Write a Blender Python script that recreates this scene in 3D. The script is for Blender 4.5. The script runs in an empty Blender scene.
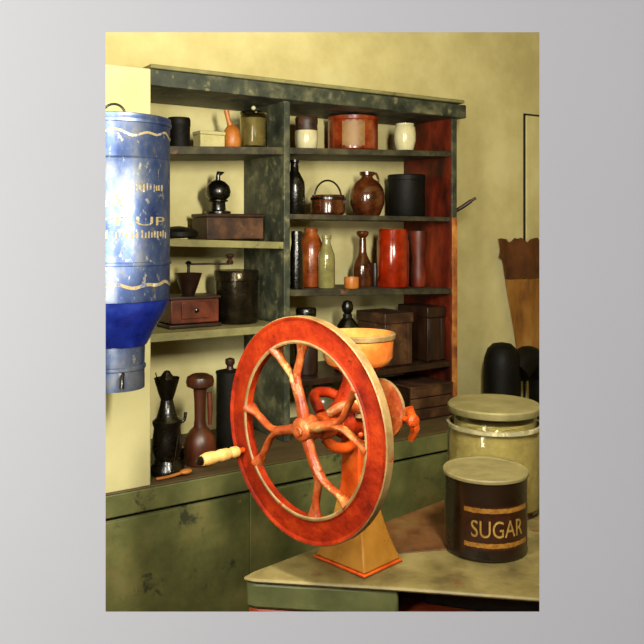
import bpy, bmesh, math, random
from mathutils import Vector, Matrix
random.seed(7)
C = bpy.context.scene.collection
PI = math.pi
F, E = 800.0, 1.50          # focal length in pixels, eye height
TH = math.radians(33.15)    # the back wall runs away to the right at this angle
c_, s_ = math.cos(TH), math.sin(TH)
OX, OY = -0.110, 2.76       # foot of the shelf divider's front edge
HOR = 227.0

# ------------------------------------------------------------------ materials
def srgb(r, g, b):
    f = lambda v: (v/255/12.92) if v/255 <= .04045 else ((v/255+.055)/1.055)**2.4
    return (f(r), f(g), f(b), 1)

def M(name, cols, rough=.6, metal=0.0, scale=20, detail=6, bump=.15, wear=None, coat=0.0, stretch=None, rvar=.15, spec=.5, bdist=.004):
    m = bpy.data.materials.new(name); m.use_nodes = True
    nt = m.node_tree; N = nt.nodes; L = nt.links
    p = N['Principled BSDF']
    tc = N.new('ShaderNodeTexCoord'); mp = N.new('ShaderNodeMapping')
    L.new(tc.outputs['Object'], mp.inputs['Vector'])
    if stretch: mp.inputs['Scale'].default_value = stretch
    n = N.new('ShaderNodeTexNoise'); n.inputs['Scale'].default_value = scale
    n.inputs['Detail'].default_value = detail; n.inputs['Roughness'].default_value = .62
    L.new(mp.outputs[0], n.inputs['Vector'])
    r = N.new('ShaderNodeValToRGB'); cr = r.color_ramp
    k = len(cols)
    pos = [.32+.36*i/max(1, k-1) for i in range(k)]
    cr.elements[0].position = pos[0]; cr.elements[0].color = srgb(*cols[0])
    cr.elements[1].position = pos[-1] if k > 1 else 1; cr.elements[1].color = srgb(*cols[-1])
    for i in range(1, k-1):
        e = cr.elements.new(pos[i]); e.color = srgb(*cols[i])
    L.new(n.outputs['Fac'], r.inputs['Fac'])
    col = r.outputs['Color']
    if wear:
        for (wc, th, ws) in wear:
            n2 = N.new('ShaderNodeTexNoise'); n2.inputs['Scale'].default_value = ws
            n2.inputs['Detail'].default_value = 8; n2.inputs['Roughness'].default_value = .7
            L.new(mp.outputs[0], n2.inputs['Vector'])
            r2 = N.new('ShaderNodeValToRGB')
            r2.color_ramp.elements[0].position = th; r2.color_ramp.elements[0].color = (0,0,0,1)
            r2.color_ramp.elements[1].position = th+.06; r2.color_ramp.elements[1].color = (1,1,1,1)
            L.new(n2.outputs['Fac'], r2.inputs['Fac'])
            mx = N.new('ShaderNodeMix'); mx.data_type = 'RGBA'
            L.new(r2.outputs['Color'], mx.inputs[0]); L.new(col, mx.inputs[6])
            mx.inputs[7].default_value = srgb(*wc); col = mx.outputs[2]
    L.new(col, p.inputs['Base Color'])
    mr = N.new('ShaderNodeMapRange'); mr.inputs[3].default_value = max(.02, rough-rvar); mr.inputs[4].default_value = min(1, rough+rvar)
    L.new(n.outputs['Fac'], mr.inputs[0]); L.new(mr.outputs[0], p.inputs['Roughness'])
    p.inputs['Metallic'].default_value = metal
    p.inputs['Specular IOR Level'].default_value = spec
    p.inputs['Coat Weight'].default_value = coat; p.inputs['Coat Roughness'].default_value = .12
    if bump:
        b = N.new('ShaderNodeBump'); b.inputs['Strength'].default_value = bump; b.inputs['Distance'].default_value = bdist
        n3 = N.new('ShaderNodeTexNoise'); n3.inputs['Scale'].default_value = scale*4; n3.inputs['Detail'].default_value = 4
        L.new(mp.outputs[0], n3.inputs['Vector']); L.new(n3.outputs['Fac'], b.inputs['Height'])
        L.new(b.outputs[0], p.inputs['Normal'])
    return m

def glass(name, col, rough=.06, trans=1.0):
    m = bpy.data.materials.new(name); m.use_nodes = True
    nt = m.node_tree; N = nt.nodes; L = nt.links; p = N['Principled BSDF']
    n = N.new('ShaderNodeTexNoise'); n.inputs['Scale'].default_value = 30
    tc = N.new('ShaderNodeTexCoord'); L.new(tc.outputs['Object'], n.inputs['Vector'])
    b = N.new('ShaderNodeBump'); b.inputs['Strength'].default_value = .12; b.inputs['Distance'].default_value = .003
    L.new(n.outputs['Fac'], b.inputs['Height']); L.new(b.outputs[0], p.inputs['Normal'])
    p.inputs['Base Color'].default_value = srgb(*col); p.inputs['Roughness'].default_value = rough
    p.inputs['Transmission Weight'].default_value = trans; p.inputs['IOR'].default_value = 1.3
    return m

mt = {}
mt['plaster']  = M('aged_plaster', [(196,184,128),(210,198,142),(220,210,156)], rough=.9, scale=5, bump=.25, spec=.1)
mt['plaster_white'] = M('limewashed_plaster', [(182,174,126),(196,188,140)], rough=.9, scale=5, bump=.2, spec=.1)
mt['grey_border'] = M('smooth_grey_paint', [(206,204,203),(209,207,206)], rough=.9, scale=3, bump=0, spec=.1)
mt['floor']    = M('worn_floorboards', [(50,34,18),(84,58,30)], rough=.7, scale=6, stretch=(1,8,1))
mt['teal']     = M('worn_teal_paint', [(20,25,19),(50,55,41),(104,100,72)], rough=.6, scale=13, bump=.4, wear=[((112,108,72),.60,26),((18,22,16),.63,15)])
mt['shelfedge']= M('worn_shelf_paint', [(24,20,12),(48,44,28),(78,72,46)], rough=.65, scale=16, bump=.4, wear=[((108,70,46),.60,20)])
mt['paleedge'] = M('pale_shelf_paint', [(104,98,60),(134,128,80)], rough=.7, scale=16, bump=.3, wear=[((84,78,52),.6,20)])
mt['redwood']  = M('red_stained_wood', [(36,9,3),(92,24,5),(134,46,12)], rough=.5, scale=10, bump=.3, stretch=(1,1,.5), wear=[((40,10,4),.62,12)])
mt['rustedge'] = M('rust_brown_edge', [(96,42,14),(160,92,38),(196,136,60)], rough=.6, scale=14, bump=.3)
mt['green']    = M('olive_green_paint', [(68,72,38),(92,94,50),(116,110,62)], rough=.6, scale=7, bump=.35, wear=[((122,98,60),.62,12),((52,54,34),.59,9)])
mt['countertop']= M('brown_counter_wood', [(64,50,30),(92,76,46)], rough=.55, scale=9, stretch=(.5,4,1))
mt['tabletop'] = M('worn_table_stone', [(74,64,36),(106,94,54),(130,116,72)], rough=.55, scale=9, bump=.4, wear=[((96,48,20),.59,5)])
mt['tablewood']= M('brown_red_wood', [(60,22,8),(120,44,14),(138,60,24)], rough=.5, scale=8, stretch=(.5,4,1))
mt['brownboard']= M('stained_brown_board', [(70,40,18),(98,62,30),(112,86,48)], rough=.55, scale=12)
mt['tablegreen']= M('table_edge_green', [(58,64,32),(86,88,50)], rough=.6, scale=10, bump=.3)
mt['red']      = M('red_enamel', [(84,12,1),(128,28,2),(158,48,6)], rough=.6, scale=16, bump=.5, spec=.15, wear=[((70,6,3),.62,18)])
mt['redtan']   = M('worn_red_casting', [(104,30,8),(142,58,18),(160,96,46)], rough=.42, scale=26, bump=.3, wear=[((160,124,70),.57,30)])
mt['orange']   = M('orange_enamel', [(140,36,5),(184,66,13),(200,90,24)], rough=.34, scale=16, bump=.2, coat=.2)
mt['tanedge']  = M('bare_tan_edge', [(104,78,42),(146,120,76)], rough=.5, scale=20, bump=.2, wear=[((150,46,10),.60,22)])
mt['mustard']  = M('mustard_enamel', [(128,84,26),(158,108,40)], rough=.3, scale=16, bump=.15, coat=.3)
mt['cream_org']= M('orange_cream_enamel', [(190,90,30),(216,130,58),(226,160,92)], rough=.35, scale=10, bump=.15, coat=.2)
mt['bone']     = M('turned_pale_wood', [(170,124,62),(204,166,98)], rough=.45, scale=30, bump=.2)
mt['blackiron']= M('black_iron', [(5,4,2),(12,9,5)], rough=.28, scale=25, bump=.3, coat=.3)
mt['blackmatt']= M('black_matt_iron', [(5,4,2),(14,11,6)], rough=.6, scale=20, bump=.3, spec=.2)
mt['darkbrown']= M('dark_brown_wood', [(20,10,4),(52,26,11)], rough=.45, scale=22, stretch=(1,1,.35))
mt['midbrown'] = M('mottled_brown_wood', [(24,12,5),(58,32,14),(92,60,32)], rough=.55, scale=14, wear=[((110,84,50),.62,20)])
mt['masher']   = M('brown_turned_wood', [(36,18,8),(92,42,20)], rough=.4, scale=16, stretch=(1,1,.3))
mt['orangewood']= M('orange_wood', [(150,84,26),(188,116,46)], rough=.45, scale=20)
mt['boxred']   = M('reddish_box_wood', [(52,18,7),(108,44,16)], rough=.45, scale=18)
mt['amber']    = M('orange_brown_glaze', [(90,34,10),(134,62,20),(168,96,40)], rough=.3, scale=18, coat=.4)
mt['crock']    = M('orange_red_glaze', [(70,24,7),(126,44,14),(150,80,34)], rough=.3, scale=16, coat=.3)
mt['jarfill'] = M('grey_white_goods', [(150,146,120),(180,174,148)], rough=.25, coat=.6)
mt['crock_reflection']= M('tan_reflection_tone', [(122,86,44),(150,112,62)], rough=.5, scale=20)
mt['redjar']   = M('red_glaze', [(96,16,2),(158,38,4)], rough=.14, scale=16, coat=.6)
mt['whiteware']= M('cream_stoneware', [(186,178,136),(206,198,158)], rough=.2, scale=14, bump=.05, coat=.4)
mt['brownglaze']= M('brown_salt_glaze', [(24,12,4),(70,32,12),(96,50,22)], rough=.18, scale=16, coat=.5)
mt['greenglass']= M('cloudy_green_glass', [(104,100,58),(138,130,80)], rough=.15, scale=20, coat=.6)
mt['tincan']   = M('dull_tinplate', [(34,28,20),(70,62,46)], rough=.24, metal=.85, scale=20, bump=.2)
mt['lidmetal'] = M('dull_aluminium', [(116,108,70),(146,136,92)], rough=.5, metal=.3, scale=18, bump=.2)
mt['cream_lid']= M('cream_tin_lid', [(104,94,58),(130,120,78)], rough=.55, scale=30, bump=.2)
mt['bluetin']  = M('worn_blue_tin', [(34,50,104),(74,90,130),(124,128,134)], rough=.40, metal=.8, scale=11, bump=.12, wear=[((160,158,150),.59,60),((116,104,78),.60,44)], rvar=.06, stretch=(1,1,.6))
mt['bluepaint']= M('deep_blue_paint', [(6,12,62),(12,26,96),(28,48,120)], rough=.3, scale=10, bump=.2, coat=.2, wear=[((110,90,56),.68,16)])
mt['gold']     = M('faded_gilt', [(136,108,46),(178,148,80)], rough=.4, metal=.3, scale=60, bump=.1)
mt['gilt_worn'] = M('worn_gilt', [(128,112,74),(160,142,96)], rough=.4, metal=.3, scale=60, bump=.1, wear=[((80,90,120),.52,60),((176,172,158),.56,50)])
mt['sugargilt'] = M('soft_gilt', [(120,86,34),(160,132,66)], rough=.4, scale=70, bump=.1)
mt['gold_dim'] = M('dim_gilt', [(120,74,24),(170,122,50)], rough=.4, metal=.2, scale=160, bump=.1)
mt['sugarbody']= M('dark_brown_lacquer', [(9,4,2),(28,11,4)], rough=.3, scale=14, coat=.4)
mt['sugarlabel']= M('label_brown', [(34,13,4),(52,20,6)], rough=.35, scale=60)
mt['leather']  = M('tan_leather', [(84,46,16),(150,98,38),(176,128,60)], rough=.6, scale=8, bump=.3, stretch=(1,1,.4))
mt['darkleather']= M('dark_brown_leather', [(60,28,10),(112,62,24)], rough=.6, scale=10, bump=.3)
mt['flour']    = M('pale_dry_goods', [(196,186,130),(220,210,156)], rough=.9, scale=60, bump=.5)
mt['greyware'] = M('grey_stoneware', [(72,70,48),(104,100,72)], rough=.3, scale=12, coat=.3)
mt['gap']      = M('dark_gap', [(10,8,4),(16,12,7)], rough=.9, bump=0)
mt['neck_shine'] = M('bright_shine_band', [(150,142,104),(210,202,160)], rough=.25, metal=.4, scale=40)
mt['glass']    = glass('clear_glass', (226,220,196))
mt['glasswarm']= glass('warm_glass', (206,196,158))
mt['white_box']= M('pale_card_box', [(168,158,104),(190,180,128)], rough=.7, scale=20, wear=[((120,112,70),.60,70)])

# ------------------------------------------------------------------ mesh helpers
def finish(name, bm, mats, parent=None, smooth=True, angle=38, bevel=0, loc=None, rot=None):
    bmesh.ops.remove_doubles(bm, verts=bm.verts, dist=1e-6)
    bmesh.ops.recalc_face_normals(bm, faces=bm.faces)
    me = bpy.data.meshes.new(name); bm.to_mesh(me); bm.free()
    if not isinstance(mats, (list, tuple)): mats = [mats]
    for m in mats: me.materials.append(mt[m] if isinstance(m, str) else m)
    o = bpy.data.objects.new(name, me); C.objects.link(o)
    if smooth:
        me.shade_smooth()
        try: me.set_sharp_from_angle(angle=math.radians(angle))
        except Exception: pass
    if bevel:
        b = o.modifiers.new('Bevel', 'BEVEL'); b.width = bevel; b.segments = 2; b.limit_method = 'ANGLE'
        b.harden_normals = False
    if parent: o.parent = parent
    if loc is not None: o.location = loc
    if rot is not None: o.rotation_euler = rot
    return o

def bx(bm, x0, x1, y0, y1, z0, z1, mi=0, mat4=None):
    vs = [bm.verts.new(v) for v in [(x0,y0,z0),(x1,y0,z0),(x1,y1,z0),(x0,y1,z0),(x0,y0,z1),(x1,y0,z1),(x1,y1,z1),(x0,y1,z1)]]
    if mat4 is not None:
        for v in vs: v.co = mat4 @ v.co
    for f in [(0,3,2,1),(4,5,6,7),(0,1,5,4),(1,2,6,5),(2,3,7,6),(3,0,4,7)]:
        fc = bm.faces.new([vs[i] for i in f]); fc.material_index = mi
    return vs

def box(name, x0, x1, y0, y1, z0, z1, m, parent=None, bevel=.002):
    bm = bmesh.new(); bx(bm, x0, x1, y0, y1, z0, z1)
    return finish(name, bm, m, parent, bevel=bevel)

def lathe(bm, prof, segs=40, axis='Z', off=(0,0,0), mis=None, wob=0):
    """prof: (r, h) points; closed on the axis at both ends when r is 0."""
    off = Vector(off); rings = []
    for (r, h) in prof:
        if r < 1e-6:
            p = Vector((0,0,h)) if axis == 'Z' else (Vector((0,h,0)) if axis == 'Y' else Vector((h,0,0)))
            rings.append([bm.verts.new(p+off)]); continue
        ring = []
        for k in range(segs):
            a = 2*PI*k/segs; rr = r*(1+wob*math.sin(3*a+1)+wob*.5*math.sin(5*a))
            x, y = rr*math.cos(a), rr*math.sin(a)
            p = Vector((x,y,h)) if axis == 'Z' else (Vector((x,h,y)) if axis == 'Y' else Vector((h,x,y)))
            ring.append(bm.verts.new(p+off))
        rings.append(ring)
    for i in range(len(rings)-1):
        A, B = rings[i], rings[i+1]; mi = mis[i] if mis else 0
        for k in range(segs):
            k2 = (k+1) % segs
            if len(A) == 1 and len(B) == 1: continue
            if len(A) == 1: f = bm.faces.new([A[0], B[k], B[k2]])
            elif len(B) == 1: f = bm.faces.new([A[k], A[k2], B[0]])
            else: f = bm.faces.new([A[k], A[k2], B[k2], B[k]])
            f.material_index = mi
    return rings

def LA(name, prof, m, parent=None, segs=40, axis='Z', off=(0,0,0), sc=None, mis=None, angle=38, wob=0):
    if sc: prof = [(a*sc[0], b*sc[1]) for a, b in prof]
    bm = bmesh.new(); lathe(bm, prof, segs, axis, off, mis, wob)
    return finish(name, bm, m, parent, angle=angle)

def tube(bm, pts, rad, segs=10, flat=1.0, closed=False):
    pts = [Vector(p) for p in pts]; n = len(pts)
    if not isinstance(rad, (list, tuple)): rad = [rad]*n
    up = Vector((0,0,1)); rings = []
    prev = None
    for i, p in enumerate(pts):
        if closed: t = (pts[(i+1) % n]-pts[i-1]).normalized()
        else: t = (pts[min(i+1, n-1)]-pts[max(i-1, 0)]).normalized()
        if prev is None:
            a = up if abs(t.dot(up)) < .9 else Vector((0,1,0))
            nx = t.cross(a).normalized()
        else:
            nx = (prev - t*prev.dot(t)).normalized()
        prev = nx; ny = t.cross(nx)
        rings.append([bm.verts.new(p+nx*math.cos(2*PI*k/segs)*rad[i]+ny*math.sin(2*PI*k/segs)*rad[i]*flat) for k in range(segs)])
    m = n if closed else n-1
    for i in range(m):
        A, B = rings[i], rings[(i+1) % n]
        for k in range(segs):
            k2 = (k+1) % segs; bm.faces.new([A[k], A[k2], B[k2], B[k]])
    if not closed:
        bm.faces.new(rings[0][::-1]); bm.faces.new(rings[-1])

def TU(name, pts, rad, m, parent=None, segs=10, flat=1.0, closed=False):
    bm = bmesh.new(); tube(bm, pts, rad, segs, flat, closed)
    return finish(name, bm, m, parent, angle=60)

def smooth_path(pts, n=6):
    P = [Vector(p) for p in pts]; out = []
    for i in range(len(P)-1):
        p0, p1, p2, p3 = P[max(i-1,0)], P[i], P[i+1], P[min(i+2,len(P)-1)]
        for k in range(n):
            t = k/n
            out.append(.5*((2*p1)+(-p0+p2)*t+(2*p0-5*p1+4*p2-p3)*t*t+(-p0+3*p1-3*p2+p3)*t*t*t))
    out.append(P[-1]); return out

def thing(name, label, cat, loc=(0,0,0), rz=0, group=None):
    o = bpy.data.objects.new(name, None); C.objects.link(o)
    o.location = loc; o.rotation_euler = (0,0,rz); o.empty_display_size = .05
    o['label'] = label; o['category'] = cat
    if group: o['group'] = group
    return o
def tag(o, label, cat, group=None, loc=None, rz=None):
    o['label'] = label; o['category'] = cat
    if group: o['group'] = group
    if loc is not None: o.location = loc
    if rz is not None: o.rotation_euler = (0,0,rz)
    return o
def struct(o): o['kind'] = 'structure'; return o

def W(u, v, z=0): return Vector((OX+u*c_-v*s_, OY+u*s_+v*c_, z))
def UV(px, v):
    q = (px-322)/F
    u = (q*(OY+v*c_)-OX+v*s_)/(c_-q*s_)
    return u, OY+u*s_+v*c_
def line_board(x1, y1, x2, y2):
    (u1, Y1), (u2, Y2) = UV(x1, 0), UV(x2, 0)
    z1, z2 = E+(HOR-y1)*Y1/F, E+(HOR-y2)*Y2/F
    return lambda u: z1+(z2-z1)*(u-u1)/(u2-u1)
CT = E-.74                                   # counter top height
B = {'L1': line_board(175,146,285,147), 'L2': line_board(175,239,250,241), 'L3': line_board(155,334,250,327),
     'R1': line_board(292,147.5,450,151), 'R2': line_board(292,214,450,217), 'R3': line_board(292,290,450,288.5),
     'R4': line_board(292,382,450,361), 'C': lambda u: CT}
def spot(x0, x1, ytop, v, board):
    """place, radius and height of a thing seen between two columns of the picture, standing on a board"""
    u, Y = UV((x0+x1)/2, v); rr = (x1-x0)/2*Y/F*1.1; z0 = max(B[board](u-rr), B[board](u+rr))+.0012
    return W(u, v, z0), (x1-x0)/2*Y/F, E+(HOR-ytop)*Y/F-z0

# ------------------------------------------------------------------ camera and grey border partition
cam = bpy.data.cameras.new('camera'); cam.sensor_width = 36; cam.lens = F/644*36
cam.shift_y = -(322-HOR)/644; cam.clip_start = .02
co = bpy.data.objects.new('camera', cam); C.objects.link(co); co.location = (0,0,E); co.rotation_euler = (PI/2,0,0)
bpy.context.scene.camera = co

FY = .75                                      # grey border, built as an added partition with an opening
k = FY/F
ox0, ox1 = (105.6-322)*k, (539.4-322)*k
oz0, oz1 = E+(HOR-611.6)*k, E+(HOR-32.2)*k
bm = bmesh.new()
def ring(y, x0, x1, z0, z1): return [bm.verts.new((x,y,z)) for x, z in ((x0,z0),(x1,z0),(x1,z1),(x0,z1))]
a = ring(FY, -2.2, 2.6, 0, 2.7); b = ring(FY, ox0, ox1, oz0, oz1)
g = .035; c = ring(FY+.03, ox0-g, ox1+g, oz0-g, oz1+g); d = ring(FY+.03, -2.2, 2.6, 0, 2.7)
for i in range(4):
    j = (i+1) % 4
    bm.faces.new([a[i],a[j],b[j],b[i]]); bm.faces.new([b[i],b[j],c[j],c[i]]); bm.faces.new([c[i],c[j],d[j],d[i]]); bm.faces.new([d[i],d[j],a[j],a[i]])
struct(finish('border_partition', bm, 'grey_border', smooth=False))

# ------------------------------------------------------------------ room shell
struct(box('floor', -2.3, 2.7, -1.6, 5.1, -.05, 0, 'floor', bevel=0))
struct(box('ceiling', -2.2, 2.6, FY+.03, 5.0, 2.7, 2.75, 'plaster', bevel=0))
struct(box('wall_left', -2.25, -2.2, FY+.03, 2.0, 0, 2.7, 'plaster', bevel=0))
struct(box('wall_right', 2.6, 2.65, FY+.03, 5.0, 0, 2.7, 'plaster', bevel=0))
def wbox(name, u0, u1, v0, v1, z0, z1, m, bevel=0, parent=None):
    o = box(name, u0, u1, v0, v1, z0, z1, m, parent, bevel)
    if parent is None: o.location = (OX, OY, 0); o.rotation_euler = (0,0,TH)
    return o
struct(wbox('wall_back', -2.3, 3.5, .30, .36, 0, 2.7, 'plaster'))
ul, _ = UV(151, -.19)
YP = UV(128, -.19)[1]
struct(wbox('wall_return', -2.2, ul, -.19, .2985, CT+.0005, E+(HOR-66)*YP/F, 'plaster_white', bevel=.004))
# flush door in the back wall at the right
ud, Yd = UV(526, .285)
zd = E+(HOR-114)*Yd/F
D = bpy.data.objects.new('door_1', None); C.objects.link(D); D.location = W(ud, .2995, 0); D.rotation_euler = (0,0,TH); D['kind'] = 'structure'
box('door_panel', .006, .80, -.014, 0, .01, zd-.006, 'plaster', D, .002)
bm = bmesh.new(); bx(bm, -.003, .006, -.006, 0, .01, zd+.004); bx(bm, -.003, .81, -.006, 0, zd-.006, zd+.004)
finish('door_gap', bm, 'gap', D, smooth=False)

# ------------------------------------------------------------------ counter
ce = .80
T = thing('shop_counter', 'long olive green painted counter under the wall shelves', 'counter', (OX, OY, 0), TH)
box('counter_top', -2.0, ce+.01, -.190, .2985, CT-.0045, CT, 'countertop', T, .002)
box('front_rail', -2.0, ce+.01, -.19, -.165, CT-.070, CT-.005, 'green', T, .004)
box('front_rail', ce-.015, ce+.008, -.164, .2985, CT-.070, CT-.005, 'green', T, .003)
bm = bmesh.new(); bx(bm, -2.0, ce-.002, -.172, .2985, .0, CT-.082)
finish('cabinet_body', bm, 'green', T, bevel=.003)
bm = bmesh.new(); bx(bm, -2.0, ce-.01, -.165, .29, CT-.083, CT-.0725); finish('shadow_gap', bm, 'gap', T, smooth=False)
u250 = UV(250, -.18)[0]
for (p0, p1) in ((-1.55, u250-.0006), (u250+.0006, ce-.004)):
    bm = bmesh.new(); bx(bm, p0, p1, -.18, -.1725, .06, CT-.084); finish('panel', bm, 'green', T, bevel=.003)

# ------------------------------------------------------------------ shelving unit
S = thing('shelving_unit', 'tall worn teal painted shelving unit standing on the counter against the wall', 'shelves', (OX, OY, 0), TH)
UL, UR = ul+.004, UV(457, 0)[0]
zt0 = E+.442
def slab(name, pts_front, v0, v1, m, thick, bev=.003):
    """board whose top follows the given (u, z) points"""
    bm = bmesh.new(); rows = []
    for (u, z) in pts_front:
        rows.append([bm.verts.new(p) for p in ((u,v0,z),(u,v1,z),(u,v1,z-thick),(u,v0,z-thick))])
    for i in range(len(rows)-1):
        A, Bq = rows[i], rows[i+1]
        for k in range(4): bm.faces.new([A[k], Bq[k], Bq[(k+1)%4], A[(k+1)%4]])
    bm.faces.new(rows[0]); bm.faces.new(rows[-1][::-1])
    return finish(name, bm, m, S, bevel=bev)
# top board with a ragged edge, with a paler capping strip
UT = UV(150.5, -.036)[0]
slab('top_board', [(UT, zt0+.044), (UR+.018, zt0+.040)], -.034, .2985, 'teal', .052)
bm = bmesh.new(); bx(bm, UT, UR+.004, -.040, .29, zt0+.0445, zt0+.0575); finish('capping_strip', bm, 'paleedge', S, bevel=.003)
zb = CT+.001
def upright(u0, u1, m):
    bm = bmesh.new(); bx(bm, u0, u1, 0, .2985, zb, zt0-.0085); return finish('upright', bm, m, S, bevel=.002)
upright(UL, UL+.024, 'teal')
ud1 = .0
upright(ud1-.024, ud1, 'teal')
upright(UR-.026, UR, 'teal')
bm = bmesh.new(); bx(bm, UR-.0305, UR-.0265, .006, .2975, zb+.01, zt0-.013); finish('red_side_lining', bm, 'redwood', S, smooth=False)
bm = bmesh.new(); bx(bm, UR-.029, UR-.004, -.0075, -.0005, zb, B['R2'](UR)-.002); finish('edge_strip', bm, 'rustedge', S, bevel=.002)
def board(kname, u0, u1, m, thick=.026):
    f = B[kname]; slab('shelf', [(u0+.0005, f(u0)), (u1-.0005, f(u1))], .0, .2975, m, thick, .002)
board('L1', UL+.025, ud1-.0245, 'shelfedge'); board('L2', UL+.025, ud1-.0245, 'paleedge', .024); board('L3', UL+.025, ud1-.0245, 'paleedge', .026)
board('R1', ud1+.001, UR-.031, 'shelfedge', .022); board('R2', ud1+.001, UR-.031, 'shelfedge', .018)
board('R3', ud1+.001, UR-.031, 'shelfedge', .022); board('R4', ud1+.001, UR-.031, 'darkbrown', .022)

# ------------------------------------------------------------------ things on the shelves
def tag1(name, prof, m, label, cat, x0, x1, yt, v, board, group=None, segs=40, **kw):
    loc, r, h = spot(x0, x1, yt, v, board)
    o = LA(name, prof, m, segs=segs, sc=(r, h), **kw)
    return tag(o, label, cat, group, loc, TH)

BOT = [(0,0),(.92,0),(1,.02),(1,.52),(.95,.60),(.62,.72),(.40,.80),(.36,.94),(.48,.955),(.48,.995),(.36,1),(0,1)]
# --- upper left
tag1('storage_tin', [(0,0),(.96,0),(1,.03),(1,.72),(1.04,.74),(1.04,.92),(.98,1),(.5,1.02),(0,1.02)], 'blackmatt',
     'black round lidded tin at the left end of the top shelf', 'tin', 168,190,118,.13,'L1')
loc, r, h = spot(196,222,132,.12,'L1')
o = thing('card_box', 'low pale printed box on the top shelf beside the orange flask', 'box', loc, TH)
box('tray', -r*1.02, r*1.02, -.03, .03, 0, h*.78, 'white_box', o, .002); box('lid', -r*1.06, r*1.06, -.033, .033, h*.785, h, 'white_box', o, .002)
loc, r, h = spot(223,241,124,.11,'L1')
o = thing('gourd_flask', 'orange round-bodied flask with a leaning neck on the top shelf', 'flask', loc, TH)
LA('body', [(0,0),(.8,0),(1,.12),(1,.45),(.85,.75),(.45,.95),(0,1)], 'orangewood', o, sc=(r,h), segs=28)
TU('neck', [(-r*.1,0,h*.85),(-r*.45,0,h*1.15),(-r*.72,0,h*1.55)], [r*.40,r*.25,r*.30], 'orangewood', o, segs=16)
# glass jar with knob
loc, r, h = spot(240,267,113,.11,'L1')
o = thing('glass_jar', 'clear glass jar with a knobbed lid on the top shelf by the divider', 'jar', loc, TH)
LA('jar_body', [(0,0),(.95,0),(1,.03),(1,.88),(.93,.95),(.90,.95),(.95,.86),(.95,.05),(0,.04)], 'glasswarm', o, sc=(r,h))
LA('contents', [(0,.05),(.93,.05),(.93,.84),(.6,.86),(0,.87)], 'jarfill', o, sc=(r,h))
LA('lid', [(0,.96),(.98,.96),(1.02,.99),(.92,1.03),(.3,1.07),(0,1.08)], 'glasswarm', o, sc=(r,h))
LA('knob', [(0,1.085),(.08,1.085),(.17,1.12),(.17,1.16),(.08,1.2),(0,1.2)], 'whiteware', o, sc=(r,h), segs=16)
# --- second left: dark dish, dark box and lamp
loc, r, h = spot(160,204,226,.10,'L2')
o = tag1('iron_pan', [(0,0),(.9,0),(1,.15),(1,.5),(.8,.75),(.3,.95),(0,1)], 'blackmatt', 'low black iron dish on the middle left shelf beside the dark box', 'pan', 158,198,226,.11,'L2')
loc, r, h = spot(204,252,214,.17,'L2')
o = thing('wooden_box', 'low dark brown wooden box with an oil lamp standing on it', 'box', loc, TH)
box('box_body', -.110, .110, -.06, .06, 0, h*.86, 'midbrown', o, .003)
box('lid', -.113, .113, -.063, .063, h*.865, h, 'darkbrown', o, .003)
zl = loc.z+h+.0012
u, Y = UV(218, .165); r = 13*Y/F; h = E+(HOR-173)*Y/F-zl
o = thing('oil_lamp', 'small dark glass oil lamp with a bird-beak finial on the wooden box', 'lamp', W(u, .165, zl), TH)
LA('foot', [(0,0),(1.0,0),(.98,.05),(.6,.09),(.56,.26),(.62,.30),(0,.30)], 'blackiron', o, sc=(r,h), segs=28)
LA('glass_globe', [(0,.305),(.55,.31),(.9,.42),(.98,.54),(.86,.68),(.55,.78),(.3,.82),(0,.82)], 'blackiron', o, sc=(r,h), segs=28)
LA('collar', [(.64,.285),(.76,.30),(.76,.33),(.6,.345)], 'tincan', o, sc=(r,h), segs=28)
TU('finial', [(0,0,h*.80),(0,0,h*.93),(r*.05,0,h*.98),(r*.5,0,h*1.02)], [r*.2,r*.16,r*.22,r*.05], 'blackiron', o, segs=10)
# --- third left: coffee mill and canister
loc, r, h = spot(163,214,295,.13,'L3')
o = thing('coffee_mill', 'wooden box coffee mill with an iron cup hopper and long crank', 'coffee mill', loc, TH)
box('base', -.094, .094, -.062, .062, 0, .012, 'darkbrown', o, .003)
box('mill_box', -.086, .086, -.056, .056, .0145, h-.010, 'boxred', o, .003)
box('top_plate', -.092, .092, -.060, .060, h-.0095, h, 'darkbrown', o, .002)
dr = box('drawer', -.05, .05, -.0605, -.0565, .03, .085, 'boxred', o, .002)
LA('knob', [(0,0),(.003,0),(.003,-.006),(.007,-.012),(0,-.016)], 'blackiron', dr, segs=14, axis='Y', off=(0,-.0607,.058))
hz = E+(HOR-273)*UV(192,.13)[1]/F-loc.z
LA('hopper', [(0,h),(.020,h),(.022,h+.005),(.028,h+.02),(.044,hz-.004),(.046,hz),(.040,hz),(.02,h+.03),(0,h+.025)], 'darkbrown', o, segs=28)
cz = E+(HOR-264)*UV(193,.13)[1]/F-loc.z
LA('spindle', [(0,h+.03),(.005,h+.03),(.005,cz-.002),(.012,cz+.002),(.008,cz+.008),(0,cz+.012)], 'blackiron', o, segs=14)
TU('crank_arm', [(0,0,cz),(.07,-.01,cz),(.145,-.02,cz-.002)], .0035, 'darkbrown', o, segs=8)
LA('crank_knob', [(0,0),(.010,0),(.013,.008),(.006,.018),(.015,.030),(.012,.036),(0,.038)], 'midbrown', o, segs=16, off=(.145,-.02,cz-.004))
tag1('tin_canister', [(0,0),(.97,0),(1,.02),(1,.80),(1.04,.81),(1.04,.97),(1,1),(0,1)], ['tincan'],
     'large dark round canister with a metallic sheen beside the coffee mill', 'canister', 215,258,270,.14,'L3')
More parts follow.
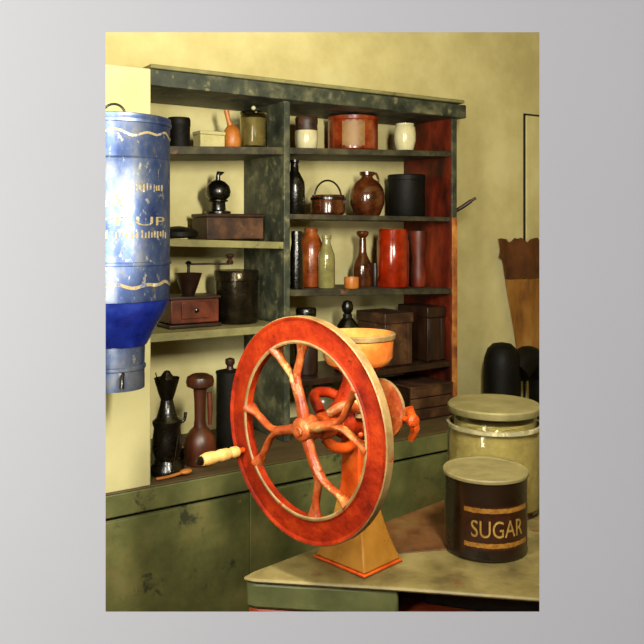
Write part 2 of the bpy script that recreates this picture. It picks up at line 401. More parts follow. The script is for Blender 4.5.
# --- upper right
loc, r, h = spot(295,318,117,.12,'R1')
o = thing('storage_jar', 'small cream jar with a brown lid at the left of the top right shelf', 'jar', loc, TH)
LA('jar_body', [(0,0),(.75,0),(.92,.08),(1,.3),(1,.50),(.96,.58),(0,.58)], 'whiteware', o, sc=(r,h))
LA('lid', [(0,.585),(.97,.585),(.94,.75),(.98,.80),(.98,.96),(.9,1),(0,1)], 'midbrown', o, sc=(r,h))
tag1('glazed_crock', [(0,0),(.94,0),(1,.04),(1,.22),(1,.78),(.99,.88),(1.03,.9),(1.03,1),(.93,1),(.9,.9),(0,.88)], 'crock',
     'large orange-red crock with a painted tan reflection on the top right shelf', 'crock', 328,378,118,.16,'R1')
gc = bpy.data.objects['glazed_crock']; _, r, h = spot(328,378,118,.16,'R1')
bm = bmesh.new(); pr = None  # khaki reflection on the crock's front, put in as a coloured patch
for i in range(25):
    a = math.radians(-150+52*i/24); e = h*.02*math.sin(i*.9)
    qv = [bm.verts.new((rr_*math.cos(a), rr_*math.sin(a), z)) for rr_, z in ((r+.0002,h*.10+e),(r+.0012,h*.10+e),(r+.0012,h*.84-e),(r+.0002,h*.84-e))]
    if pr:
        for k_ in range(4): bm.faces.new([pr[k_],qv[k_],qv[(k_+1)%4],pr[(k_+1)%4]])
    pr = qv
finish('painted_reflection', bm, 'crock_reflection', gc)['label'] = 'tan reflection painted on the front'
tag1('cream_vase', [(0,0),(.72,0),(.80,.04),(.98,.35),(1,.6),(.93,.86),(.8,.94),(.84,.97),(.84,1),(.7,1),(.6,.9),(0,.85)], 'whiteware',
     'cream barrel-shaped stoneware vase standing on the top right shelf', 'vase', 394,416,124,.05,'R1')
# --- second right
tag1('glass_bottle', BOT, 'blackiron', 'black bottle with sloping shoulders beside the divider on the second right shelf', 'bottle', 284,305,160,.10,'R2')
loc, r, h = spot(311,345,194,.10,'R2')
o = thing('lidded_pot', 'small glossy dark pot with an arched carrying handle', 'pot', loc, TH)
LA('pot_body', [(0,0),(.9,0),(1,.1),(1,.85),(.94,.95),(.90,.95),(.9,.9),(0,.85)], 'brownglaze', o, sc=(r,h))
LA('rim_band', [(1.005,.70),(1.05,.72),(1.05,.82),(1.005,.84)], 'blackiron', o, sc=(r,h))
TU('handle', [(r*.95*math.cos(t), 0, h*.8+h*.85*math.sin(t)) for t in [PI*i/14 for i in range(15)]], .0035, 'blackiron', o, segs=8)
loc, r, h = spot(349,385,172,.12,'R2')
o = thing('stoneware_jug', 'round-bellied brown glazed jug with a narrow neck on the second right shelf', 'jug', loc, TH)
LA('jug_body', [(0,0),(.68,0),(.74,.03),(.95,.25),(1,.42),(.92,.60),(.68,.76),(.36,.85),(.30,.90),(.42,.93),(.42,1),(.3,1),(.2,.92),(0,.9)], 'brownglaze', o, sc=(r,h))
TU('handle', smooth_path([(r*.32,0,h*.93),(r*.62,0,h*.97),(r*.78,0,h*.83),(r*.72,0,h*.72)]), .005, 'brownglaze', o, segs=10)
tag1('tin_canister', [(0,0),(.97,0),(1,.02),(1,.86),(1.02,.87),(1.02,.98),(.98,1),(0,1)], 'blackmatt',
     'wide black canister beside the brown jug on the second right shelf', 'canister', 388,425,175,.15,'R2')
# --- third right
loc, r, h = spot(291,303,233,.05,'R3')
tag1('glass_bottle', [(0,0),(.95,0),(1,.03),(1,.62),(.9,.72),(.8,.8),(.85,.95),(.8,1),(0,1)], 'blackiron', 'narrow black glossy bottle squeezed beside the divider on the third right shelf', 'bottle', 290,303,231,.05,'R3')
tag1('amber_jug', [(0,0),(.95,0),(1,.03),(1,.55),(.92,.72),(.62,.86),(.5,.90),(.52,.97),(.45,1),(0,1)], 'amber',
     'tall orange-brown jug standing between the black bottle and the green glass bottle', 'jug', 298,324,228,.15,'R3')
tag1('glass_bottle', [(0,0),(.94,0),(1,.02),(1,.55),(.96,.63),(.62,.78),(.5,.84),(.5,.93),(.58,.94),(.58,1),(0,1)], 'greenglass', 'cloudy pale green glass bottle on the third right shelf', 'bottle', 318,335,235,.06,'R3')
tag1('clay_cup', [(0,0),(.9,0),(1,.1),(1,.95),(.96,1),(.86,1),(.82,.2),(0,.15)], 'orangewood', 'small tan clay cup in front of the long-necked brown bottle', 'cup', 344,359,277,.03,'R3', segs=28)
tag1('glass_bottle', [(0,0),(.95,0),(1,.03),(1,.34),(.90,.42),(.52,.55),(.42,.62),(.36,.88),(.5,.90),(.66,.95),(.66,.98),(.5,1),(0,1)], 'brownglaze', 'long-necked dark brown bottle with a flared mouth', 'bottle', 353,372,231,.14,'R3')
tag1('storage_jar', [(0,0),(.95,0),(1,.02),(1,.78),(.9,.84),(.9,.97),(.86,1),(0,1)], 'redjar', 'big glossy bright red jar on the third right shelf', 'jar', 377,409,229,.09,'R3')
tag1('storage_jar', [(0,0),(.8,0),(.9,.04),(.95,.2),(.75,.5),(.95,.8),(1,.95),(.97,1),(0,1)], 'redwood', 'waisted dull red jar in the shaded right corner of the third shelf', 'jar', 410,427,231,.10,'R3')
tag1('small_jar', [(0,0),(.95,0),(1,.05),(1,.8),(.8,.9),(.8,1),(0,1)], 'darkbrown', 'small dark amber jar just left of the bright red jar', 'jar', 370,380,263,.17,'R3', segs=28)
# --- fourth right
loc, r, h = spot(294,318,308,.10,'R4')
o = thing('storage_jar', 'dark maroon jar with a black cap seen above the flywheel rim', 'jar', loc, TH)
LA('jar_body', [(0,0),(.95,0),(1,.03),(1,.78),(.8,.86),(0,.87)], 'darkbrown', o, sc=(r,h)); LA('cap', [(0,.875),(.82,.875),(.86,.9),(.86,.98),(.8,1),(0,1)], 'blackiron', o, sc=(r,h))
loc, r, h = spot(334,361,300,.06,'R4')
o = thing('glass_bottle', 'black bottle with a shiny round stopper behind the grinder hopper', 'bottle', loc, TH)
LA('bottle_body', [(0,0),(.95,0),(1,.03),(1,.48),(.85,.62),(.5,.72),(.36,.75),(.36,.80),(0,.80)], 'blackiron', o, sc=(r,h))
LA('stopper', [(0,.805),(.25,.805),(.42,.86),(.44,.92),(.3,.98),(0,1)], 'blackiron', o, sc=(r,h), segs=24)
for (x0,x1,yt,lab,m) in ((368,401,311,'mottled brown wooden crate on the lowest right shelf, by the black bottle','midbrown'),
                       (408,435,305,'dark reddish wooden crate at the right end of the lowest shelf','darkbrown')):
    v = .12; loc, r, h = spot(x0,x1,yt,v,'R4'); loc = W(UV((x0+x1)/2,v)[0],v,loc.z)
    o = thing('wooden_crate', lab, 'crate', loc, TH, None); a = .066 if m == 'midbrown' else .044
    box('crate_body', -a, a, -.09, .09, 0, h*.80, m, o, .003); box('lid', -a-.004, a+.004, -.094, .094, h*.805, h, m, o, .003)
    box('batten', -a*.9, -a*.9+.02, -.096, -.0905, .004, h*.79, m, o, .001); box('batten', a*.9-.02, a*.9, -.096, -.0905, .004, h*.79, m, o, .001)

# --- on the counter
v = .02
loc, r, h = spot(390,437,380,.09,'C')
o = thing('wooden_crate', 'old brown slatted crate on the counter below the lowest shelf', 'crate', loc, TH)
for kk in range(3):
    z0 = .004+kk*h*.32; box('slat', -.105, .105, -.115, -.103, z0, z0+h*.29, 'midbrown', o, .002)
box('crate_body', -.10, .10, -.1025, .10, 0, h*.94, 'darkbrown', o, .003); box('lid', -.107, .107, -.117, .105, h*.945, h, 'midbrown', o, .003)
tag1('stone_jar', [(0,0),(.9,0),(1,.05),(1,.62),(.9,.75),(.62,.86),(.55,.92),(.64,.95),(.64,1),(.5,1),(.4,.9),(0,.88)], 'greyware',
     'grey-green stoneware jar on the counter seen through the flywheel spokes', 'jar', 306,338,385,.10,'C')
tag1('stone_jar', [(0,0),(.95,0),(1,.05),(1,.8),(.9,.9),(.95,.93),(.95,1),(.8,1),(0,.95)], 'greyware',
     'squat mottled grey crock behind the right-hand flywheel spokes on the counter', 'jar', 342,378,398,.06,'C')
loc, r, h = spot(217,243,371,.00,'C')
o = thing('tall_canister', 'tall dark iron cylinder with a knobbed lid beside the flywheel', 'canister', loc, TH)
LA('body', [(0,0),(.97,0),(1,.02),(1,.97),(0,.97)], 'blackmatt', o, sc=(r*1.05,h)); LA('lid', [(0,.972),(1.04,.972),(1.04,1.0),(.5,1.02),(0,1.02)], 'blackmatt', o, sc=(r*1.05,h))
LA('knob', [(0,1.022),(.3,1.022),(.22,1.06),(.36,1.10),(.34,1.15),(0,1.17)], 'darkbrown', o, sc=(r*1.05,h), segs=20)
loc, r, h = spot(184,216,374,-.07,'C')
o = thing('wooden_masher', 'brown turned wooden masher standing head down with a mushroom grip', 'masher', loc, TH)
LA('head', [(0,0),(.85,0),(1,.04),(1,.22),(.92,.30),(.6,.38),(.42,.41),(0,.41)], 'masher', o, sc=(r,h))
LA('shaft', [(0,.412),(.40,.412),(.34,.5),(.36,.7),(.42,.84),(0,.84)], 'masher', o, sc=(r,h))
LA('grip', [(0,.842),(.5,.842),(.82,.87),(.88,.92),(.8,.97),(.5,1),(0,1.0)], 'masher', o, sc=(r,h))
TU('side_peg', [(r*.48,-r*.4,h*.44),(r*.50,-r*.42,h*.62),(r*.46,-r*.38,h*.80)], [.006,.0085,.0075], 'boxred', o, segs=12)
loc, r, h = spot(150,184,374,-.10,'C')
o = thing('iron_mill', 'glossy black cast iron hand mill with a flared hopper beside the white wall', 'hand mill', loc, TH)
LA('base', [(0,0),(1.0,0),(1.02,.02),(1.0,.06),(.75,.11),(.70,.14),(0,.14)], 'blackiron', o, sc=(r,h))
LA('body', [(0,.142),(.68,.142),(.86,.24),(.84,.36),(.76,.46),(.85,.50),(.85,.53),(.62,.56),(.42,.68),(.36,.74),(0,.74)], 'blackiron', o, sc=(r,h))
LA('hopper', [(0,.742),(.36,.742),(.52,.82),(.70,.93),(.74,.96),(.66,.96),(.5,.88),(0,.85)], 'blackiron', o, sc=(r,h), wob=.03)
LA('cap', [(0,.88),(.45,.90),(.38,.97),(.15,1.03),(0,1.04)], 'blackiron', o, sc=(r,h), segs=12, wob=.1)
TU('lever', smooth_path([(r*.60,-.01,h*.50),(r*.95,-.015,h*.52),(r*1.05,-.015,h*.60)]), [.005]*13, 'blackiron', o, segs=8)
TU('brace_rod', [(-r*.15,-r*1.0,h*.03),(r*.1,-r*.98,h*.2),(r*.35,-r*.86,h*.40)], .0028, 'tincan', o, segs=8)
TU('wire', smooth_path([(-r*.45,-.0,h*.93),(-r*.8,-.02,h*1.0),(-r*1.15,-.06,h*1.06)]), .0018, 'blackmatt', o, segs=6)
loc, r, h = spot(174,189,448,-.04,'C')
tag1('iron_ball_jar', [(0,0),(.7,0),(1,.3),(1,.6),(.7,.85),(.5,.9),(.55,1),(0,1)], 'blackiron', 'small round shiny black pot between the iron mill and the masher', 'pot', 178,192,447,.02,'C', segs=28)
bpy.data.objects['iron_ball_jar'].name = 'iron_pot'
u, Y = UV(156, -.165); u2, _ = UV(191, -.145)
a0, a1 = W(u, -.165, CT+.008), W(u2, -.150, CT+.010)
ctr = (a0+a1)/2; o = thing('wooden_spoon', 'orange-brown curved wooden spoon lying on the counter edge', 'spoon', (ctr.x, ctr.y, CT+.001), TH)
hl = (a1-a0).length/2
TU('handle', smooth_path([(-hl*.95,-.002,.006),(-hl*.3,-.004,.007),(hl*.35,.0,.010)]), [.0055]*13, 'orangewood', o, segs=10, flat=.8)
bm = bmesh.new(); bmesh.ops.create_uvsphere(bm, u_segments=20, v_segments=10, radius=1)
for q in bm.verts: q.co = Vector((q.co.x*.020+hl*.62, q.co.y*.013, q.co.z*.008+.012))
finish('bowl', bm, 'orangewood', o)

# stick out of the right upright and tag on wall
u, Y = UV(455, -.012); z = E+(HOR-213)*Y/F; u2, Y2 = UV(476,-.03); z2 = E+(HOR-198)*Y2/F
o = thing('wooden_peg', 'bent brown stick jutting from the right side of the shelving unit', 'stick', W(UR+.003, .05, z), TH)
dxx = (W(u2,-.03)-W(UR+.003,.05)); lx = dxx.x*c_+dxx.y*s_; ly = -dxx.x*s_+dxx.y*c_
TU('peg_shaft', smooth_path([(.008,.0,-.002),(lx*.5,ly*.5,(z2-z)*.42),(lx*.85,ly*.85,(z2-z)*.85),(lx,ly,z2-z)]), [.008]*12+[.0055]*7, 'darkbrown', o, segs=10)

# ------------------------------------------------------------------ blue dispenser
TX, TY, TR = -.517, 2.0, .1345
tz = lambda y: E+(HOR-y)*1.885/F
zb0 = tz(397)
def tl(y): return tz(y)-zb0
o = thing('coffee_dispenser', 'large worn blue and silver tin dispenser with a tapered spout by the white wall', 'dispenser', (TX, TY, zb0), 0)
LA('drum', [(0,tl(303)),(TR*.995,tl(303)),(TR,tl(300)),(TR,tl(158.5)),(TR*.985,tl(157)),(TR,tl(155.5)),(TR,tl(118)),(TR*1.02,tl(116)),(TR*1.02,tl(113)),(TR*.97,tl(112)),(0,tl(110))], 'bluetin', o, segs=72)
LA('hoop', [(TR+.0005,tl(266.5)),(TR+.004,tl(266)),(TR+.004,tl(263)),(TR+.0005,tl(262.5))], 'bluetin', o, segs=72)
LA('hoop', [(TR+.0005,tl(121.5)),(TR+.004,tl(121)),(TR+.004,tl(118)),(TR+.0005,tl(117.5))], 'bluetin', o, segs=72)
LA('cone', [(0,tl(303.5)),(TR*.995,tl(303.5)),(TR*.97,tl(309)),(.078,tl(351)),(0,tl(351))], 'bluepaint', o, segs=72)
LA('spout', [(0,tl(351.5)),(.073,tl(351.5)),(.072,tl(372)),(.075,tl(373)),(.075,tl(376)),(.072,tl(377)),(.072,tl(397)),(.066,tl(397)),(0,tl(390))], 'bluetin', o, segs=56)
def stripe(name, R, y, amp, wdt, m, a0, a1, par):
    bm = bmesh.new(); n = 50; pr = None
    for i in range(n+1):
        a = math.radians(a0+(a1-a0)*i/n); z = tl(y)+amp*math.sin(i*.55)*math.cos(i*.21)
        q = [bm.verts.new(((R+dr)*math.cos(a),(R+dr)*math.sin(a),z+dz)) for dr, dz in ((.0003,-wdt),(.0012,-wdt),(.0012,wdt),(.0003,wdt))]
        if pr:
            for k_ in range(4): bm.faces.new([pr[k_],q[k_],q[(k_+1)%4],pr[(k_+1)%4]])
        pr = q
    return finish(name, bm, m, par)
stripe('gilt_band', TR, 286, .006, .004, 'gilt_worn', -170, 10, o)
stripe('gilt_band', TR, 132, .008, .003, 'gilt_worn', -170, 10, o)
def letters(txt, R, zc, hgt, ang0, ang1, m, par, name='lettering', depth=.0006):
    cu = bpy.data.curves.new('tmp', 'FONT'); cu.body = txt; cu.size = 1; cu.extrude = .5; cu.resolution_u = 4
    to = bpy.data.objects.new('tmp', cu); C.objects.link(to); bpy.context.view_layer.update()
    me = bpy.data.meshes.new_from_object(to.evaluated_get(bpy.context.evaluated_depsgraph_get()))
    bpy.data.objects.remove(to); bm = bmesh.new(); bm.from_mesh(me)
    xs = [q.co.x for q in bm.verts]; ys = [q.co.y for q in bm.verts]
    x0, x1, y0, y1 = min(xs), max(xs), min(ys), max(ys)
    for q in bm.verts:
        a = math.radians(ang0+(ang1-ang0)*(q.co.x-x0)/(x1-x0)); rr = R+.0005+depth*(1 if q.co.z > 0 else 0)
        q.co = Vector((rr*math.cos(a), rr*math.sin(a), zc+hgt*((q.co.y-y0)/(y1-y0)-.5)))
    return finish(name, bm, m, par, smooth=False)
letters('SYRUP', TR, tl(221), .021, -112, -16, 'gilt_worn', o)
letters('R', TR, tl(203), .020, -80, -66, 'gilt_worn', o)
for row, (a0, a1, yc) in enumerate(((-62,-18,187),(-146,-12,235))):      # rows of worn-off gilt strokes
    bm = bmesh.new(); a = a0
    while a < a1:
        w = random.uniform(1.2, 2.6); h = random.uniform(.006,.010)
        mm = Matrix.Rotation(math.radians(a), 4, 'Z') @ Matrix.Translation((TR+.0008,0,tl(yc)+random.uniform(-.002,.002)))
        bx(bm, -.0005, .0005, -w*.0012, w*.0012, -h, h, 0, mm); a += w*1.9+1.0
    finish('worn_gilt_strokes', bm, 'gilt_worn', o, smooth=False)
TU('lid_handle', [(.02+.026*math.cos(t), -.09, tl(112.5)+.024*math.sin(t)) for t in [PI*i/14 for i in range(15)]], .003, 'blackiron', o, segs=8)
# tap on the spout, brackets to the wall behind
TU('tap', [(.035,-.062,tl(378)),(.037,-.082,tl(381)),(.037,-.083,tl(392))], [.004,.0055,.006], 'blackiron', o, segs=10)
# bracket reaches the white wall
pt = Vector((TX,TY,0)); rel = pt-Vector((OX,OY,0)); vv = -rel.x*s_+rel.y*c_; dist = -.19-vv
nrm = Vector((-s_, c_, 0))
for yy in (150, 280):
    for sd in (-.05, .05):
        tdir = Vector((c_, s_, 0))
        p0 = nrm*math.sqrt(TR**2-sd**2)*1.0+tdir*sd; p1 = nrm*(dist-.001)+tdir*sd
        TU('wall_bracket', [(p0.x,p0.y,tl(yy)),(p1.x,p1.y,tl(yy))], .008, 'blackiron', o, segs=8)

# ------------------------------------------------------------------ table
ZT = E-.71
def gp(px, py): Y = F*.71/(py-HOR); return Vector(((px-322)/F*Y, Y))
A = gp(234,578); Bf = gp(398,588); Cc = gp(600,603); 
Bk1 = gp(400,516); Bk2 = gp(600,441)
def prism(name, poly, z0, z1, m, parent, bevel=.003):
    bm = bmesh.new(); lo = [bm.verts.new((p.x,p.y,z0)) for p in poly]; hi = [bm.verts.new((p.x,p.y,z1)) for p in poly]
    bm.faces.new(lo[::-1]); bm.faces.new(hi)
    for i in range(len(poly)): j = (i+1)%len(poly); bm.faces.new([lo[i],lo[j],hi[j],hi[i]])
    return finish(name, bm, m, parent, bevel=bevel)
def inset(poly, d):
    cx = sum((p for p in poly), Vector((0,0)))/len(poly)
    return [p+(cx-p).normalized()*d for p in poly]
# round the near left corner
A1 = A+(Bk1-A).normalized()*.05; A2 = A+(Bf-A).normalized()*.04; Am = A+((Bk1-A).normalized()+(Bf-A).normalized())*.010
poly = [A2, Bf, Cc, Bk2, Bk1, A1, Am]
T = thing('work_table', 'worn pale-topped work table with a green front edge under the red grinder', 'table', (0,0,0))
prism('table_top', poly, ZT-.009, ZT, 'tabletop', T, .005)
# greenish moulding under the left part of the top
pin = inset(poly, .006)
prism('green_edge', [pin[0], pin[1], pin[1]+Vector((.03,.25)), pin[5], pin[6]], ZT-.062, ZT-.0095, 'tablegreen', T, .006)
prism('table_body', [p for p in inset(poly, .012)], 0, ZT-.0625, 'tablewood', T, .004)
q = inset(poly, .05)
prism('cavity_shade', [q[1]+Vector((.05,.02)), q[2], q[3], q[4]+Vector((.08,-.05))], ZT-.0623, ZT-.0095, 'blackmatt', T, .003)  # black inset piece stands for the shade in the cavity below the top
# strip of bare brown wood let into the top at the back
d1 = gp(378,525.5); d2 = gp(560,457); d3 = gp(560,500); d4 = gp(470,548); d5 = gp(386,555)
prism('brown_board', [d5,d4,d3,d2,d1], ZT+.0002, ZT+.0020, 'brownboard', T, .0008)

# ------------------------------------------------------------------ sugar canister
cy = 1.775; cx = (485.5-322)/F*cy; cr = 41.8*cy/F
zt = E+(HOR-468)*cy/F; ch = zt-ZT
o = thing('sugar_canister', 'dark brown round tin lettered SUGAR with a cream lid at the table front', 'canister', (cx, cy, ZT+.0025), 0)
ch -= .0025
LA('tin_body', [(0,0),(cr*.96,0),(cr*.985,.003),(cr*.985,ch*.03),(cr*.97,ch*.05),(cr*.97,ch*.945),(0,ch*.945)], 'sugarbody', o, segs=72)
LA('lid', [(0,ch*.95),(cr*1.0,ch*.95),(cr*1.01,ch*.955),(cr*1.01,ch*.985),(cr*.985,ch),(cr*.93,ch),(cr*.91,ch*.99),(0,ch*.985)], 'cream_lid', o, segs=72)
R = cr*.97
def patch(name, a0, a1, z0, z1, m, dr=.0004, rag=0):
    bm = bmesh.new(); n = 40; pr = None
    for i in range(n+1):
        a = math.radians(a0+(a1-a0)*i/n); jz = random.uniform(-rag, rag); j2 = random.uniform(-rag, rag)
        qv = [bm.verts.new((r_*math.cos(a), r_*math.sin(a), z)) for r_, z in ((R+.0001,z0+jz),(R+dr,z0+jz),(R+dr,z1+j2),(R+.0001,z1+j2))]
        if pr:
            for k_ in range(4): bm.faces.new([pr[k_],qv[k_],qv[(k_+1)%4],pr[(k_+1)%4]])
        pr = qv
    return finish(name, bm, m, o)
sz = lambda y: ch*(558-2-y)/(558-472)*.985       # picture row on the tin's near side to height
patch('label_panel', -134, -28, sz(544), sz(497), 'sugarlabel', .0003)
patch('label_border', -131, -32, sz(504), sz(499), 'gold_dim', .0008, .0007)
patch('label_border', -131, -32, sz(541), sz(536), 'gold_dim', .0008, .0007)
letters('SUGAR', R, sz(521), sz(512)-sz(530), -121, -44, 'sugargilt', o)

# ------------------------------------------------------------------ glass jar
jy = 2.03; jx = (494-322)/F*jy; jr = 46*jy/F; jh = E+(HOR-403)*jy/F-ZT-.0025
o = thing('glass_storage_jar', 'large glass storage jar with a dull metal lid behind the sugar tin', 'jar', (jx, jy, ZT+.0025), 0)
LA('jar_body', [(0,0),(jr*.95,0),(jr,.006),(jr,jh*.76),(jr*.93,jh*.82),(jr*.9,jh*.84),(jr*.9,jh*.945),(jr*.87,jh*.945),(jr*.87,jh*.83),(jr*.965,jh*.75),(jr*.965,.012),(0,.010)], 'glass', o, segs=64)
LA('contents', [(0,.012),(jr*.95,.014),(jr*.955,jh*.72),(jr*.90,jh*.76),(jr*.85,jh*.86),(0,jh*.87)], 'flour', o, segs=48)
LA('lid', [(jr*.92,jh*.925),(jr*.97,jh*.925),(jr*.985,jh*.93),(jr*1.0,jh*.955),(jr*1.0,jh*.985),(jr*.97,jh),(0,jh*1.005),(0,jh*.955),(jr*.91,jh*.95)], 'lidmetal', o, segs=64)
LA('neck_highlight', [(jr*.985,jh*.785),(jr*1.02,jh*.79),(jr*1.02,jh*.82),(jr*.96,jh*.825)], 'neck_shine', o, segs=64)  # bright ring put in for the highlights on the glass neck

# ------------------------------------------------------------------ black stove, apron at the right
u, Y = UV(502, .12); ztp = E+(HOR-342)*Y/F; sr = 18.5*Y/F
o = thing('iron_stove', 'black dome-topped iron stove with a pipe elbow behind the glass jar', 'stove', W(u, .12, 0), TH)
LA('drum', [(0,.06),(sr*.98,.06),(sr,.07),(sr,ztp-.11),(sr*.95,ztp-.07),(sr*.78,ztp-.03),(sr*.5,ztp-.008),(0,ztp)], 'blackmatt', o, segs=40)
LA('base', [(0,0),(sr*1.15,0),(sr*1.15,.03),(sr*.9,.058),(0,.058)], 'blackiron', o, segs=40)
TU('pipe_elbow', smooth_path([(sr*.7,-.03,ztp-.13),(sr*1.5,-.03,ztp-.085),(sr*2.3,-.03,ztp-.12),(sr*2.8,-.03,ztp-.22),(sr*2.85,-.03,.20),(sr*2.0,-.02,.12),(sr*.6,-.01,.12)]), .062, 'blackmatt', o, segs=20)

u, Y = UV(497, .27); zt_, z0_ = E+(HOR-240)*Y/F, E+(HOR-372)*Y/F
o = thing('leather_apron', 'tan leather apron with a dark brown yoke hanging on the wall at the right', 'apron', W(u, .27, z0_), TH)
H = zt_-z0_
def hide(name, t0, t1, m, th):
    bm = bmesh.new(); nx, nz = 22, 14; gr = {}
    for side in (0, 1):
        for i in range(nx+1):
            for j in range(nz+1):
                t = t0+(t1-t0)*j/nz                       # 0 bottom, 1 top
                left = .155*(1-t)**.9 if t < .86 else .012*math.sin((t-.86)/.14*PI)
                right = .42-.10*(1-t); x = left+(right-left)*i/nx
                zz = t*H+(.010*math.sin(i*1.1)+.006*math.sin(i*2.3+1) if t > .97 else 0)
                y = -.006*math.sin(x*30+t*2)-.002*math.sin(x*70)-(th if side else 0)
                gr[side,i,j] = bm.verts.new((x, y, zz))
    for i in range(nx):
        for j in range(nz):
            bm.faces.new([gr[0,i,j],gr[0,i+1,j],gr[0,i+1,j+1],gr[0,i,j+1]]); bm.faces.new([gr[1,i,j],gr[1,i,j+1],gr[1,i+1,j+1],gr[1,i+1,j]])
    for i in range(nx):
        for j in (0, nz): bm.faces.new([gr[0,i,j],gr[1,i,j],gr[1,i+1,j],gr[0,i+1,j]])
    for j in range(nz):
        for i in (0, nx): bm.faces.new([gr[0,i,j],gr[0,i,j+1],gr[1,i,j+1],gr[1,i,j]])
    return finish(name, bm, m, o, angle=80)
hide('apron_skirt', 0, .695, 'leather', .005); hide('yoke', .70, 1.0, 'darkleather', .008)
LA('hook', [(0,0),(.006,0),(.006,-.03),(.011,-.035),(0,-.04)], 'blackiron', o, axis='Y', off=(.21,.0295,H-.03), segs=14)

# ------------------------------------------------------------------ the red grinder
AX = .304
gx, gy = -.03+.15*.7071, 1.60+.15*.7071
o = G = thing('coffee_grinder', 'red cast iron coffee grinder with a big spoked flywheel on the table', 'coffee grinder', (gx, gy, ZT+.0012), -PI/4)
# foot: flared pyramid, tan, on a thin plinth
def flare(name, levels, m, par, bevel=.002):
    bm = bmesh.new(); pr = None
    for (hx, hy, z) in levels:
        q_ = [bm.verts.new(p) for p in ((-hx,-hy,z),(hx,-hy,z),(hx,hy,z),(-hx,hy,z))]
        if pr:
            for k_ in range(4): bm.faces.new([pr[k_],pr[(k_+1)%4],q_[(k_+1)%4],q_[k_]])
        else: bm.faces.new(q_[::-1])
        pr = q_
    bm.faces.new(pr); return finish(name, bm, m, par, bevel=bevel, angle=50)
flare('plinth', [(.074,.060,0),(.074,.060,.006)], 'orange', G, .002)
flare('foot', [(.071,.057,.0065),(.062,.050,.03),(.050,.041,.065),(.040,.034,.10),(.033,.029,.135)], 'mustard', G, .003)
flare('column', [(.032,.028,.1355),(.028,.025,.17),(.026,.024,.22),(.030,.026,.262)], 'orange', G, .004)
# housing around the axle
LA('housing', [(0,-.062),(.030,-.062),(.040,-.052),(.042,-.03),(.052,-.022),(.055,.02),(.048,.034),(.036,.045),(.034,.068),(0,.068)], 'red', G, axis='Y', off=(0,0,AX+.004), segs=44)
for kk in range(6):
    bm = bmesh.new(); t = 2*PI*kk/6+.3; bmesh.ops.create_uvsphere(bm, u_segments=10, v_segments=8, radius=.0065, matrix=Matrix.Translation((.045*math.cos(t), -.027, AX+.004+.045*math.sin(t))))
    finish('housing_bolt', bm, 'orange', G)
# axle
LA('axle', [(0,-.178),(.009,-.178),(.011,-.176),(.011,.10),(0,.10)], 'redtan', G, axis='Y', off=(0,0,AX), segs=20)
LA('bearing', [(.012,-.118),(.024,-.118),(.027,-.110),(.027,-.085),(.022,-.078),(.020,-.0625),(.012,-.0625)], 'orange', G, axis='Y', off=(0,0,AX), segs=28)
# bearing arms (curved castings left and right)
TU('bearing_arm', smooth_path([(.012,-.10,AX+.024),(.040,-.082,AX+.044),(.046,-.045,AX+.030),(.036,-.02,AX+.02)]), [.010]*19, 'redtan', G, segs=12)
TU('bearing_arm', smooth_path([(-.012,-.10,AX+.024),(-.046,-.085,AX+.052),(-.050,-.045,AX+.052),(-.030,-.018,AX+.040)]), [.011]*19, 'red', G, segs=12)
TU('bearing_arm', smooth_path([(0,-.10,AX-.026),(.012,-.085,AX-.045),(.018,-.055,AX-.052),(.012,-.030,AX-.050)]), [.011]*19, 'orange', G, segs=12)
bm = bmesh.new(); bmesh.ops.create_uvsphere(bm, u_segments=24, v_segments=14, radius=.021, matrix=Matrix.Translation((.044,-.040,AX+.048)))
finish('oil_cup', bm, 'cream_org', G)
LA('oil_cup_neck', [(0,0),(.012,0),(.010,.012),(.012,.016),(0,.016)], 'tanedge', G, off=(.044,-.040,AX+.014), segs=18)
# neck and hopper
LA('neck', [(0,AX+.040),(.050,AX+.040),(.040,AX+.058),(.032,AX+.078),(.033,AX+.092),(0,AX+.092)], 'red', G, segs=36)
hz0 = AX+.0925; hz1 = E+(HOR-333)*gy/F-ZT
LA('hopper', [(.0,hz0),(.034,hz0),(.042,hz0+.008),(.066,hz0+.022),(.074,hz0+.036),(.0765,hz1-.012),(.080,hz1-.011),(.081,hz1-.002),(.078,hz1),(.072,hz1),(.070,hz0+.04),(.03,hz0+.012),(0,hz0+.010)],
   ['cream_org','red','tanedge'], G, segs=64, mis=[1,1,1,0,0,0,2,2,2,0,0,0])
# rear plates
LA('grinding_plate', [(0,.0685),(.044,.0685),(.058,.070),(.066,.072),(.066,.080),(.060,.083),(.054,.082),(.040,.088),(.03,.100),(0,.100)], ['redtan','tanedge'], G, axis='Y', off=(0,0,AX+.006), segs=56, mis=[0,0,0,1,1,0,0,0,0])
LA('thumb_knob', [(0,0),(.006,0),(.006,.012),(.013,.018),(.015,.026),(.011,.034),(0,.036)], 'orange', G, axis='X', off=(.064,.076,AX-.006), segs=22)
TU('discharge_lip', smooth_path([(.052,.105,AX+.01),(.060,.118,AX-.035),(.045,.125,AX-.062)]), [.012]*7+[.009]*6, 'orange', G, segs=12)
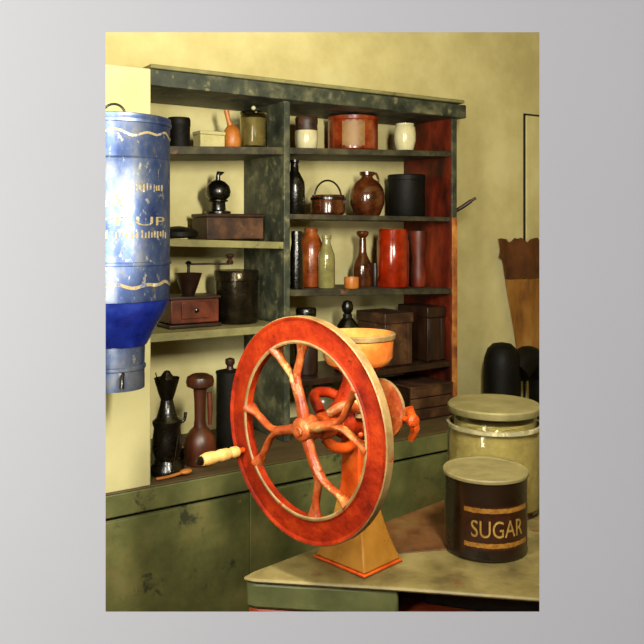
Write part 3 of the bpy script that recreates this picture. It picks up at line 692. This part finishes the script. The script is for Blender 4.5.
# wheel
RW = .2245
WH = bpy.data.objects.new('flywheel', None); C.objects.link(WH); WH.parent = G; WH.location = (0,-.15,AX+.003)
prof = [(RW,-.016),(RW,.001),(RW-.054,.001),(RW-.055,-.016),(RW-.052,-.018),(RW-.048,-.0175),(RW-.044,-.0145),(RW-.009,-.0145),(RW-.005,-.0175),(RW-.002,-.018),(RW,-.016)]
LA('rim', prof, ['red','tanedge'], WH, axis='Y', segs=128, mis=[1,0,0,1,1,0,0,0,0,1], angle=30)
LA('hub', [(.008,-.022),(.019,-.022),(.023,-.019),(.025,-.010),(.026,.012),(.012,.012),(.008,-.022)], 'redtan', WH, axis='Y', segs=40)
LA('hub_cap', [(.0,-.024),(.006,-.024),(.0078,-.0225),(.0078,-.018),(0,-.018)], 'orange', WH, axis='Y', segs=20)
def pol(a, r, y=-.005): a = math.radians(a); return (r*math.cos(a), y, r*math.sin(a))
for (a, b1, b2, b) in ((107,92,121,103),(194,175,214,192),(294,279,314,289),(14,-4,35,14)):
    bm = bmesh.new()
    tube(bm, smooth_path([pol(b,.022), pol(b+1,.055), pol(a,.088)], 5), [.014]*4+[.0125]*7, 12, .8)
    for bb in (b1, b2):
        tube(bm, smooth_path([pol(a,.076), pol(a+(bb-a)*.28,.108), pol(a+(bb-a)*.78,.142), pol(bb,.174)], 6), [.0115]*5+[.0098]*9+[.0115,.0135,.0155,.0175,.018], 12, .62)
    finish('spoke', bm, 'redtan', WH, angle=80)
hb = pol(203, .197, 0)
HD = LA('crank_handle', [(0,-.030),(.010,-.030),(.012,-.034),(.0125,-.045),(.010,-.052),(.013,-.060),(.0135,-.078),(.0115,-.088),(.0135,-.096),(.0140,-.112),(.011,-.124),(0,-.126)], 'bone', WH, axis='Y', off=hb, segs=28)
LA('handle_bolt', [(0,-.008),(.006,-.010),(.006,-.0295),(0,-.0295)], 'orange', HD, axis='Y', off=hb, segs=16)
LA('handle_tip', [(0,-.1262),(.009,-.1262),(.008,-.134),(0,-.136)], 'tincan', HD, axis='Y', off=hb, segs=16)

# ------------------------------------------------------------------ lights
def area(name, loc, tgt, sx, sy, power, col, spread=PI):
    l = bpy.data.lights.new(name, 'AREA'); l.shape = 'RECTANGLE'; l.size = sx; l.size_y = sy; l.energy = power; l.color = col; l.spread = spread
    lo = bpy.data.objects.new(name, l); C.objects.link(lo); lo.location = loc
    lo.rotation_euler = (Vector(tgt)-Vector(loc)).to_track_quat('-Z', 'Y').to_euler(); return lo
area('shop_lamp', (.34,.93,1.84), (-.1,2.9,1.80), .10, .34, 41, (1,.955,.80))
area('shop_window', (-.44,.93,1.68), (-.3,2.8,1.6), .22, 1.0, 27, (1,.965,.84))
area('border_fill_light', (-1.35,-.35,1.75), (.1,.75,1.45), .7, .9, 29, (1,.985,.985))  # added light, brightens the grey border more towards its left
w = bpy.data.worlds.new('world'); bpy.context.scene.world = w; w.use_nodes = True
w.node_tree.nodes['Background'].inputs[0].default_value = (.95,.96,1,1); w.node_tree.nodes['Background'].inputs[1].default_value = .47

sc = bpy.context.scene
sc.view_settings.view_transform = 'Standard'; sc.view_settings.look = 'None'; sc.view_settings.gamma = 1; sc.view_settings.exposure = 0
sc.view_settings.use_curve_mapping = False
sc.cycles.use_denoising = True
sc.cycles.caustics_reflective = False
